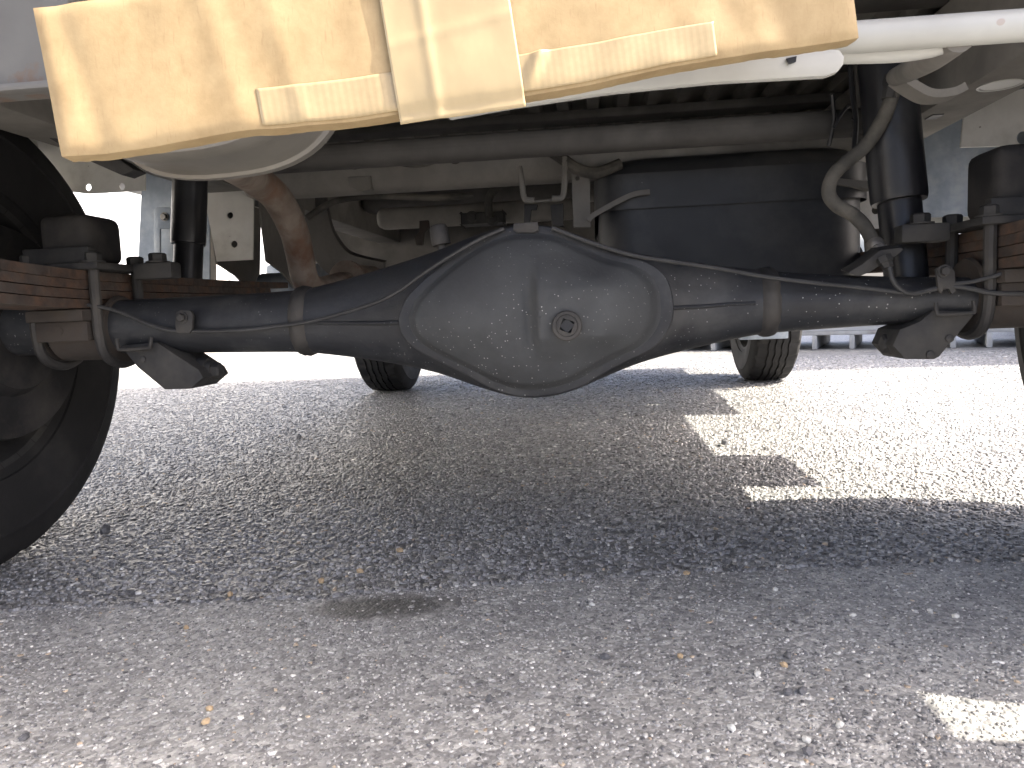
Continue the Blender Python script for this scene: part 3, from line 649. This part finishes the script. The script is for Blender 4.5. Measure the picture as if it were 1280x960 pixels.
part('tank_tab', prism([P(x, y, YT - .012) for x, y in [(1040, 222), (1064, 224), (1098, 227), (1100, 234), (1088, 236), (1042, 230)]], (0, .03, 0), .001), 'frame', tank)
part('tank_strap', sweep([P(736, 276, .985), P(742, 269, .985), P(770, 253, .985), P(792, 243, .985), P(812, 240, .988)], .0032, 8, True, 5, sect=[(1, .6), (-1, .6), (-1, -.6), (1, -.6)]), 'frame', tank)

# --- chassis rails and cross members
def channel(X0, X1, Y0, Y1, z0, z1): return rbox((X0, Y0, z0), (X1, Y1, z1), .004)
for s in (-1, 1):
    xa, xb = sorted((.425 * s, .485 * s))
    if s < 0: rail = part('frame_rail', channel(xa, xb, .44, 3.0, .452, .545), 'frame')
    else:
        bm = bmesh.new(); rail = part('frame_rail', channel(xa, xb, .44, 3.0, .452, .545), 'frame')
        hc = PX(1250, 107, (xa + xb) / 2)
        hcz = .4515; d = ray(1250, 107); hc = CAM + d * ((hcz - CAM.z) / d.z)
        part('rail_hole_light', lathe([(0, .019), (.0008, .019), (.0009, .0165), (.0002, .0160)], (hc.x, hc.y, .452), (hc.x, hc.y, .4), 28), 'white', rail)  # white disc: bright light behind the hole, put into the colour
        d = ray(1168, 146); h2 = CAM + d * ((hcz - CAM.z) / d.z)
        part('rail_slot', rbox((h2.x - .006, h2.y - .010, .4508), (h2.x + .006, h2.y + .010, .4535), .001), 'black', rail)
    part('hanger', plate_holes([Vector((s * X, 1.06, z)) for X, z in ([(.415, .452), (.492, .452), (.480, .352), (.424, .352)])], [((s * .454, 1.06, .418), .0048), ((s * .451, 1.06, .376), .0052)], (0, .003, 0)), 'plate', rail)
    for xs_ in (.412, .490):
        part('hanger_side', prism([Vector((s * xs_, 1.063, .452)), Vector((s * xs_, 1.24, .452)), Vector((s * xs_, 1.215, .33)), Vector((s * xs_, 1.18, .31)), Vector((s * xs_, 1.13, .335)), Vector((s * xs_, 1.075, .35))], (.003, 0, 0)), 'frame', rail)
# bent flange gusset at the right rail where the hose bracket sits
part('rail_gusset', sweep([P(1120, 98, .70), P(1140, 112, .70), P(1160, 121, .70), P(1185, 119, .70), P(1200, 112, .70)], .0075, 8, True, 5, sect=[(.45, 1.6), (-.45, 1.6), (-.45, -1.6), (.45, -1.6)]), 'member')
# cross tubes
def xtube(name, y_px, Y, r, x0, x1, material, flat=1.0):
    z = P(700, y_px, Y).z
    return part(name, rbox((x0, Y - r, z - r * flat), (x1, Y + r, z + r * flat), r * .8, 4), material)
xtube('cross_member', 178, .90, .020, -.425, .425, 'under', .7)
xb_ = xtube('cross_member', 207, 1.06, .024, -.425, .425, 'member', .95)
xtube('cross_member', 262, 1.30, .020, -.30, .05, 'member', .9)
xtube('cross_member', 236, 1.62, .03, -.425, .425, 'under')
for px, Y in (((437, 228), 1.03), ((458, 233), 1.03)): pass
part('exhaust_hook', prism([P(x, y, 1.03) for x, y in [(434, 221), (463, 219), (464, 236), (452, 240), (436, 232)]], (0, .03, 0), .002), 'frame', xb_)
for x in (443, 569): part('member_dimple', lathe([(0, .010), (.003, .009), (.004, .004)], P(x, 196 if x > 500 else 203, 1.036), P(x, 196, 1.036) + Vector((0, -1, 0)), 16), 'under', xb_)
# bed floor: corrugated sheet, plus cross ribs under it
TAIL = .365
V, Fc = [], []; per = .044; xs = []
x = -.72
while x < .72:
    for dx, dz in ((0, 0), (.016, 0), (.020, .012), (.040, .012)): xs.append((x + dx, .560 + dz))
    x += per
for y in (TAIL, 1.95):
    V += [(a, y, z) for a, z in xs]
k = len(xs); Fc += [(i, i + 1, k + i + 1, k + i) for i in range(k - 1)]
floor = part('bed_floor', (V, Fc), 'member', truck, False)
part('bed_deck', rbox((-.72, TAIL, .575), (.72, 1.95, .590), .001), 'white', truck)
for y in (.52, .70, .80, 1.0, 1.18, 1.4, 1.6, 1.8): part('floor_rib', rbox((-.70, y - .022, .545), (.70, y + .022, .5595), .006), 'under', floor)
# bed sides, tail gate, head board
for s in (-1, 1):
    x0, x1 = sorted((.722 * s, .742 * s))
    sg = part('side_gate', rbox((x0, TAIL, .53), (x1, 1.95, .90), .004), 'white')
    for yy in (.65, 1.2, 1.75): part('gate_rib', rbox((x0 - .004 if s < 0 else x0 + .004, yy - .02, .60), (x1 - .004 if s < 0 else x1 + .004, yy + .02, .89), .004), 'white', sg)
    part('side_sill', rbox((min(.690 * s, .738 * s), TAIL + .02, .497), (max(.690 * s, .738 * s), 1.93, .545), .004), 'plate')
part('tail_gate', rbox((-.72, TAIL - .022, .592), (.72, TAIL - .002, .90), .004), 'white')
part('head_board', rbox((-.70, 1.952, .53), (.70, 1.975, 1.10), .004), 'white')
# rear corner panels with lamps
for s in (-1, 1):
    if s < 0:
        rc = part('corner_panel', rbox((-.66, .43, P(20, 112, .43).z), (P(90, 60, .43).x, .455, .535), .004), 'corner')
        part('panel_ledge', rbox((-.66, .422, P(20, 114, .43).z - .002), (P(90, 60, .43).x, .434, P(20, 106, .43).z - .001), .002), 'corner', rc)
    x0, x1 = sorted((.56 * s, .70 * s))
    lp = part('tail_lamp', rbox((x0, .330, .37), (x1, .385, .53), .006), 'lamp')
    part('lamp_case', rbox((x0 - .004, .3855, .365), (x1 + .004, .412, .535), .004), 'dark', lp)
# tubular guard across the tail
za = .26 + .176
def at(x, y, Y): return P(x, y, Y)
tb = part('guard_tube', sweep([at(95, 108, .425), at(640, 76, .425), at(1078, 46, .425), at(1190, 38, .425), at(1420, 22, .425), at(1190, 38, .425) + (at(1190, 38, .425) - at(1078, 46, .425)) * 6.2], .0080, 20, False), 'white')
part('guard_strut', sweep([at(1200, 46, .426), at(1176, 64, .455), at(1160, 75, .50), at(1137, 88, .60), at(1120, 96, .70)], .0078, 16), 'frame', tb)
part('guard_ledge', sweep([at(1040, 68, .435), at(1120, 66, .435), at(1165, 60, .435), at(1196, 54, .435)], [.0052, .0052, .005, .003], 12), 'white', tb)
pl = [(560, 148), (560, 118), (1040, 61), (1050, 62), (1056, 70), (1055, 80), (1047, 90), (1032, 95), (890, 103), (760, 116), (640, 134)]
plate = part('bumper_plate', prism([P(x, y, .408) for x, y in pl], (0, .006, 0), .0015), 'white')
part('plate_slot', prism([P(x, y, .4068) for x, y in [(983, 73), (996, 70), (995, 77), (986, 80)]], (0, .002, 0)), 'black', plate)

# --- wheel-house plates and guards
def yplate(name, pts, Y, material, holes=(), t=.003):
    hs = [(P(x, y, Y), r) for x, y, r in holes]
    return part(name, plate_holes([P(x, y, Y) for x, y in pts], hs, (0, t, 0)), material, truck, False)
yplate('fender_bracket', [(40, 150), (165, 150), (181, 200), (181, 238), (110, 242), (60, 236)], .95, 'plate', [(110, 234, .0048), (152, 233, .0048)])
yplate('fender_bracket', [(1207, 122), (1380, 96), (1380, 180), (1201, 184)], .95, 'plate', [(1280, 172, .008)])
mg = yplate('mud_guard', [(181, 120), (262, 120), (262, 372), (172, 372), (174, 300), (178, 215)], 1.16, 'zinc')
b3 = part('guard_bracket', prism([P(x, y, 1.14) for x, y in [(192, 262), (196, 259), (217, 259), (217, 283), (211, 286), (200, 286), (200, 325), (193, 325)]], (0, .004, 0), .001), 'zinc', mg)
part('guard_bolt', hexbolt(P(206, 271, 1.14), (0, -1, 0), .0052, .006), 'steel', mg)
part('guard_post', prism([P(x, y, 1.17) for x, y in [(196, 200), (262, 200), (264, 380), (192, 380)]], (0, .02, 0), .002), 'plate', mg)
yplate('mud_guard', [(1140, 100), (1310, 80), (1310, 268), (1146, 272), (1142, 200)], 1.16, 'zinc')
part('guard_strip', prism([P(x, y, 1.19) for x, y in [(1130, 268), (1216, 262), (1216, 286), (1150, 292), (1130, 292)]], (0, .01, 0), .002), 'white')
part('wire_clip', join(rbox(tuple(P(1151, 306, 1.1)), tuple(P(1167, 296, 1.12)), .001), sweep([P(1166, 301, 1.11), P(1180, 299, 1.11), P(1195, 296, 1.1)], .003, 8), sweep([P(1166, 306, 1.11), P(1166, 322, 1.11)], .0014, 8)), 'rustdim')
# rubber flap in front of the right rear wheel
part('side_flap', rbox((.700, 1.045, .352), (.712, 1.27, .50), .003), 'black')

# --- hoses, wires and brackets ahead of the axle
hose = part('brake_hose', sweep([P(1119, 104, .76), P(1114, 124, .76), P(1103, 150, .765), P(1082, 182, .77), P(1054, 206, .77), P(1040, 222, .765), P(1036, 242, .76), P(1046, 257, .755), P(1064, 267, .75), P(1080, 282, .745), P(1092, 304, .735)], [.0063, .0063, .0068, .0068, .0066, .0066, .0066, .0066, .0066, .0066, .006], 14), 'hose')
part('hose_fitting', join(lathe([(0, .0085), (.008, .009), (.012, .0075), (.022, .0075)], P(1117, 94, .76), P(1111, 128, .76), 8), rbox(tuple(P(1106, 106, .765)), tuple(P(1127, 95, .75)), .002)), 'dark', hose)
part('hose_fitting', lathe([(0, .0075), (.004, .0085), (.008, .0070), (.010, .0085), (.020, .008)], P(1092, 303, .736), P(1106, 328, .72), 10), 'steel', hose)
bk = part('hose_bracket', prism([P(x, y, .700) for x, y in [(1060, 341), (1078, 330), (1100, 313), (1126, 309), (1130, 312), (1120, 320), (1104, 330), (1088, 340), (1074, 346)]], (0, .022, .004), .0012), 'dark', axle)
part('bracket_nut', lathe([(0, .0065), (.006, .0065), (.0062, .0052), (.011, .0045)], P(1104, 321, .695), P(1113, 340, .69), 6), 'dark', axle)
part('sag_wire', sweep([P(400, 190, 1.02), P(448, 192, 1.01), P(485, 201, 1.01), P(520, 207, 1.01), P(552, 199, 1.01), P(590, 184, 1.01), P(640, 178, 1.01), P(672, 181, 1.01), P(690, 189, 1.0)], .003, 8), 'hose')
part('bundled_hose', sweep([P(686, 187, 1.0), P(705, 200, .99), P(722, 211, .99), P(745, 216, .99), P(775, 205, 1.0)], .0075, 10), 'hose')
part('vent_hose', sweep([P(612, 272, 1.2), P(611, 250, 1.2), P(620, 236, 1.2), P(645, 226, 1.2), P(690, 221, 1.2), P(730, 219, 1.2)], .0065, 10), 'hose')
part('hook_rod', sweep([P(649, 208, .985), P(652, 225, .985), P(655, 246, .985), P(660, 250, .985), P(668, 250, .985)], .0038, 8, True, 4), 'frame')
part('hook_rod', sweep([P(706, 196, .985), P(706, 225, .985), P(704, 244, .985), P(699, 248, .985), P(690, 248, .985)], .0038, 8, True, 4), 'frame')
part('hook_bar', sweep([P(660, 252, .99), P(680, 251, .99), P(700, 249, .99)], .0015, 6), 'frame')
yplate('hanging_strap', [(714, 212), (737, 211), (738, 284), (717, 284)], 1.0, 'frame', [(722, 223, .003)], .008)
part('valve_block', join(rbox(tuple(P(582, 284, 1.26)), tuple(P(628, 264, 1.22)), .003), hexbolt(P(590, 272, 1.218), (0, -1, 0), .008, .006), hexbolt(P(616, 274, 1.218), (0, -1, 0), .008, .006)), 'dark')
part('link_bracket', prism([P(x, y, 1.0) for x, y in [(688, 256), (704, 254), (704, 282), (690, 282)]], (0, .02, 0), .001), 'dark')
part('link_bracket', prism([P(x, y, 1.0) for x, y in [(655, 255), (672, 255), (670, 262), (664, 262), (662, 282), (655, 282)]], (0, .01, 0), .001), 'dark')
part('link_bracket', prism([P(x, y, 1.25) for x, y in [(524, 276), (535, 275), (536, 284), (530, 290), (528, 306), (520, 306), (518, 296), (524, 290)]], (0, .01, 0), .001), 'rustdim')
part('side_cable', sweep([P(384, 272, 1.1), P(402, 260, 1.1), P(425, 250, 1.1), P(470, 245, 1.1), P(540, 247, 1.12), P(590, 244, 1.15)], .005, 8), 'hose')
part('rail_wire', sweep([P(1062, 70, .82), P(1066, 120, .84), P(1070, 150, .86), P(1068, 185, .88)], .0028, 8), 'black')
part('rail_wire', sweep([P(1040, 118, .86), P(1042, 150, .87), P(1036, 182, .88)], .0025, 8), 'black')
part('wire_loop', sweep([P(1042, 160, .86), P(1052, 142, .86), P(1062, 132, .86), P(1070, 138, .86), P(1066, 150, .86)], .0018, 6), 'black')
part('rail_stay', prism([P(x, y, .90) for x, y in [(1070, 78), (1084, 78), (1092, 180), (1070, 180)]], (0, .01, 0), .001), 'under')

# --- drive line and gearbox
pc0 = Vector((XD, YA + .06, .26))
part('propeller_shaft', lathe([(0, .032), (.05, .03), (.06, .022), (.10, .022), (.11, .026), (.9, .026), (.92, .02), (1.0, .02)], pc0, Vector((XD - .02, 1.9, .315)), 24), 'dark')
part('gearbox', lathe([(0, .04), (.03, .065), (.12, .07), (.2, .10), (.34, .125), (.36, .15), (.40, .15), (.42, .1)], (XD - .12, 1.55, .37), (XD - .12, 2.2, .37), 40), 'under')
gw = P(455, 290, 1.42)
part('heat_shield', sweep([P(386, 228, 1.34), P(390, 262, 1.34), P(402, 300, 1.36), P(430, 332, 1.38), P(480, 346, 1.38)], .03, 12, True, 6, sect=[(.25, 1), (-.25, 1), (-.25, -1), (.25, -1)]), 'under')

# --- cab: floor pan, bulkhead, body with windows, front bumper
cabprof = [(1.98, .33), (1.98, 1.62), (2.02, 1.70), (2.60, 1.74), (2.72, 1.70), (3.02, 1.02), (3.08, .92), (3.10, .45), (3.06, .33)]
cab = part('cab', prism([Vector((-.735, y, z)) for y, z in cabprof], (1.47, 0, 0), .02), 'white')
part('windscreen', prism([Vector((-.62, y, z)) for y, z in [(2.748, 1.66), (3.012, 1.065), (3.030, 1.070), (2.764, 1.668)]], (1.24, 0, 0)), 'glass', cab)
for s in (-1, 1):
    x = .732 * s
    part('side_window', prism([Vector((x, y, z)) for y, z in [(2.10, 1.08), (2.10, 1.58), (2.62, 1.60), (2.86, 1.08)]], (.006 * s, 0, 0), .001), 'glass', cab)
    part('door_handle', rbox((min(x + .003 * s, x + .022 * s), 2.08, .95), (max(x + .003 * s, x + .022 * s), 2.20, .98), .006), 'black', cab)
    part('cab_step', rbox((min(.60 * s, .725 * s), 1.76, .335), (max(.60 * s, .725 * s), 2.22, .40), .012), 'zinc')
    part('wheel_arch_liner', rbox((min(.50 * s, .73 * s), 2.23, .40 if s < 0 else .40), (max(.50 * s, .73 * s), 2.26, .60), .004), 'black')
    part('front_spoiler', rbox((min(.50 * s, .64 * s), 2.28, .150 if s > 0 else .25), (max(.50 * s, .64 * s), 2.30, .30), .003), 'zinc')
part('rear_window', rbox((-.55, 1.968, 1.12), (.55, 1.979, 1.55), .003), 'glass', cab)
part('front_bumper', rbox((-.73, 3.06, .30), (.73, 3.14, .50), .015), 'white')
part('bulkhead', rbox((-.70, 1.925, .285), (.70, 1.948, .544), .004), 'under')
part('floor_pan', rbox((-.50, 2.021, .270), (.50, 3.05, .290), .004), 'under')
part('engine_sump', rbox((-.24, 2.05, .225), (.18, 2.5, .2695), .02, 3), 'dark')
part('front_crossmember', rbox((-.56, 2.55, .24), (.56, 2.61, .2695), .006), 'black')
part('number_plate', rbox((-.165, TAIL - .030, .66), (.165, TAIL - .0225, .82), .003), 'plate')

# ---------------------------------------------------------------- cardboard carton on the tail guard
BL, BR, TL = P(75, 195, .300), P(1076, 50, .360), P(37, 8, .301)
eu = (BR - BL); Lb = eu.length; eu.normalize(); ev = (TL - BL); ev = (ev - eu * ev.dot(eu)); Hb = ev.length; ev.normalize(); en = eu.cross(ev); en.normalize()
if en.y > 0: en = -en
DB = .010
def warp(u, v):                               # outward bulge of the front in metres, dents near the edges
    e = min(u, Lb - u, v, Hb - v)
    h = .0007 * mnoise.noise(Vector((u * 14, v * 18, 1.3))) + .0007 * mnoise.noise(Vector((u * 60, v * 40, 4.1)))
    for uc, a, wd in ((.075, .0005, .005), (.100, .0007, .004), (.150, -.0003, .010), (.30, .0003, .008), (.014, -.0009, .005)): h += a * math.exp(-((u - uc + (v - .03) * .15) / wd) ** 2)
    return h - .0014 * math.exp(-max(e, 0) / .0016)
def sag(u): return -.0022 * math.exp(-((u - .195) / .06) ** 2) - .0015 * math.sin(u * 14) + .0015 * mnoise.noise(Vector((u * 20, 0, 9)))
def bpnt(u, v, out=0.0):
    k = 1 - v / Hb
    return BL + eu * u + ev * (v + sag(u) * k * k) + en * (warp(u, v) + out)
def face_grid(u0, u1, v0, v1, nu, nv, out=0.0, fn=None):
    V, Fc = [], []
    for j in range(nv + 1):
        for i in range(nu + 1):
            u = u0 + (u1 - u0) * i / nu; v = v0 + (v1 - v0) * j / nv
            V.append(bpnt(u, v, out + (fn(u, v) if fn else 0)))
    for j in range(nv):
        for i in range(nu): a = j * (nu + 1) + i; Fc.append((a, a + 1, a + nu + 2, a + nu + 1))
    return V, Fc
nu, nv = 120, 26
V, Fc = face_grid(0, Lb, 0, Hb, nu, nv)
k = len(V)                                     # sides wrap back from the rim of the front face
rim = [i for i in range(nu + 1)] + [(j * (nu + 1) + nu) for j in range(1, nv + 1)] + [nv * (nu + 1) + i for i in range(nu - 1, -1, -1)] + [j * (nu + 1) for j in range(nv - 1, 0, -1)]
for st in (.004, DB):
    for r_ in rim: V.append(V[r_] - en * (st if st < .01 else DB) + Vector((random.uniform(-1, 1), 0, random.uniform(-1, 1))) * .0002)
m = len(rim)
for q in range(m): Fc.append((rim[q], rim[(q + 1) % m], k + (q + 1) % m, k + q)); Fc.append((k + q, k + (q + 1) % m, k + m + (q + 1) % m, k + m + q))
Fc.append(tuple(range(k + m, k + 2 * m)))
box = put('cardboard_box', V, Fc, 'card', None, True, None, 50)
tag(box, 'sunlit brown cardboard carton flattened, patched with packing tape, stuck askew on the truck tail', 'box')
def uvs(o, nu, nv, ku=1.0, kv=1.0):
    me = o.data; uv = me.uv_layers.new(name='UVMap')
    for lp in me.loops:
        i = lp.vertex_index; uv.data[lp.index].uv = ((i % (nu + 1)) / nu * ku, (i // (nu + 1)) / nv * kv)
def upix(x, y):                                # photo pixel -> box front coordinates
    d = ray(x, y); t = (BL - CAM).dot(en) / d.dot(en); p = CAM + d * t - BL; return p.dot(eu), p.dot(ev)
def tape_strip(p0, p1, v0f, v1, out, nu, nv, material, fn=None, ku=4.):
    u0, u1 = p0, p1; V, Fc = face_grid(u0, u1, v0f, v1, nu, nv, out, fn)
    o = put('packing_tape', V, Fc, material, box); uvs(o, nu, nv, ku, 1)
    sm = o.modifiers.new('thickness', 'SOLIDIFY'); sm.thickness = .0003; return o
uA, vA = upix(320, 110); uB, _ = upix(490, 95); uC, _ = upix(478, 20); uD, _ = upix(640, 20); uE, vE = upix(891, 30); _, vE0 = upix(800, 50)
def edge_roll(u, v): return -.0000
tape_strip(uA, uB + .004, .0012, vA, .0004, 40, 12, 'tape', lambda u, v: .0002 * mnoise.noise(Vector((u * 90, v * 90, 2))), 3.4)
def creases(u, v):
    a = .0028 * math.exp(-(((u - upix(672, 90)[0]) - .55 * (v - .012)) / .0032) ** 2) * max(0, 1 - abs(v - .014) / .016)
    return a + .0005 * mnoise.noise(Vector((u * 70, v * 70, 7))) + .0004
tape_strip(uD - .004, uE, .0012, vE, .0003, 80, 18, 'tape', creases, 5.)
def wide(u, v):
    return .0006 * mnoise.noise(Vector((u * 40, v * 30, 5))) + .0006 * math.exp(-((u - uC - .017) / .0022) ** 2) + .0004 * math.exp(-((v - .026 - (u - uC) * .12) / .002) ** 2) + .0005
tape_strip(uC, uD, -.0045, Hb - .001, .0011, 50, 40, 'tape2', wide, 1.5)

# straps of the same tape run from the back of the carton over the guard tube
ta, tz = at(640, 76, .425), at(1078, 46, .425)
for u in (.10, .21, .30):
    p0 = bpnt(u, Hb * .35, -DB - .0006); p1 = bpnt(u, Hb * .9, -DB - .0006); k = (p1.x - ta.x) / (tz.x - ta.x); zt_ = ta.z + (tz.z - ta.z) * k
    pth = [p0, p1, Vector((p1.x, .412, zt_ + .0082)), Vector((p1.x, .425, zt_ + .0086)), Vector((p1.x, .4338, zt_ + .002)), Vector((p1.x, .430, zt_ - .0072))]
    put('packing_tape', *sweep(pth, 1.0, 4, True, 4, sect=[(.0003, .012), (-.0003, .012), (-.0003, -.012), (.0003, -.012)]), 'tape2', box)

# ---------------------------------------------------------------- yard behind: pallets with stacked panels, pale stand-in shed added on the left
def pallet(x, y, rz, label, posts):
    t = empty('pallet', (x, y, 0)); tag(t, label, 'pallet', 'grey pallets beyond the truck')
    def pb(name, lo, hi):
        o = put(name, *rbox(lo, hi, .004), 'pallet'); c = o.location.copy(); o.parent = t; o.location = c; return o
    for xx in posts: pb('stringer', (xx - .012, 0, .001), (xx + .012, .80, .074))
    for k in range(6): yy = k * .14; pb('deck_board', (-.60, yy, .0745), (.60, yy + .10, .096))
    t.rotation_euler = (0, 0, rz); return t
def stack(x, y, rz, labels):
    for k, (z0, z1, dy, L) in enumerate([(.0965, .124, .01, .66), (.1245, .152, -.008, .64), (.1525, .20, .012, .66), (.2005, .26, .0, .64)]):
        o = put('stacked_panel', *rbox((-L, dy, z0), (L, .78 + dy, z1), .004), 'panelstack', None, True, (0, 0, 0)); o.location = (x, y, 0); o.rotation_euler = (0, 0, rz)
        tag(o, labels[k], 'panel', 'panels stacked on pallets')
pa, pb_ = G(1018, 437), G(1200, 435); AZ = math.atan2(pb_.y - pa.y, pb_.x - pa.x)
du = Vector((math.cos(AZ), math.sin(AZ), 0))
NM = ['lowest', 'second', 'third', 'topmost']
for k, (off, posts, nm) in enumerate([(.05, (-.58, -.40, -.05, .13, .58), 'the pallet by the right front tyre'), (1.36, (-.58, .0, .58), 'the pallet behind the right shock mount'), (-1.28, (-.58, -.1, .58), 'the pallet behind the middle of the axle')]):
    c = pa + du * off
    pallet(c.x, c.y, AZ, 'grey pallet with open fork slots, ' + nm[4:] if False else 'grey pallet with open fork slots ' + nm[11:], posts)
    stack(c.x, c.y, AZ, ['pale grey panel, %s in the stack on %s' % (q, nm) for q in NM])
shed = empty('backdrop_shed', (-6.5, 7, 0)); tag(shed, 'pale shed wall added for the bright white background beyond the left rear wheel', 'shed')  # added to stand in for the white background, set near to bounce sunlight
def sp(name, vf, m): 
    o = put(name, *vf, m); c = o.location.copy(); o.parent = shed; o.location = c - Vector((-6.5, 7, 0)); return o
sp('wall', rbox((-9, -3, 0), (-4.4, 16, 3.4), .02), 'wall'); sp('roof', rbox((-9.3, -3.3, 3.401), (-4.1, 16.3, 3.55), .02), 'panelstack')
for yy in (3, 6.5, 10, 13.5): sp('shutter', rbox((-4.4, yy - 1.2, .02), (-4.36, yy + 1.2, 2.5), .01), 'panelstack')

# unseen container added to the right, only to shade the yard beyond the right front tyre
ct = empty('shade_container', (4.2, 3.95, 0)); tag(ct, 'unseen grey corrugated container added beside the pallets to shade the yard', 'container')
def cp(name, vf, m):
    o = put(name, *vf, m); c = o.location.copy(); o.parent = ct; o.location = c - Vector((4.2, 3.95, 0)); return o
cp('shell', rbox((3.06, 2.76, .10), (5.34, 6.0, 2.45), .01), 'panelstack')
for k in range(16): cp('side_rib', rbox((3.03, 2.86 + k * .195, .18), (3.059, 2.95 + k * .195, 2.38), .006), 'panelstack')
for x in (3.10, 5.22):
    for y in (2.78, 5.86): cp('corner_foot', rbox((x, y, 0), (x + .12, y + .12, .0995), .004), 'dark')
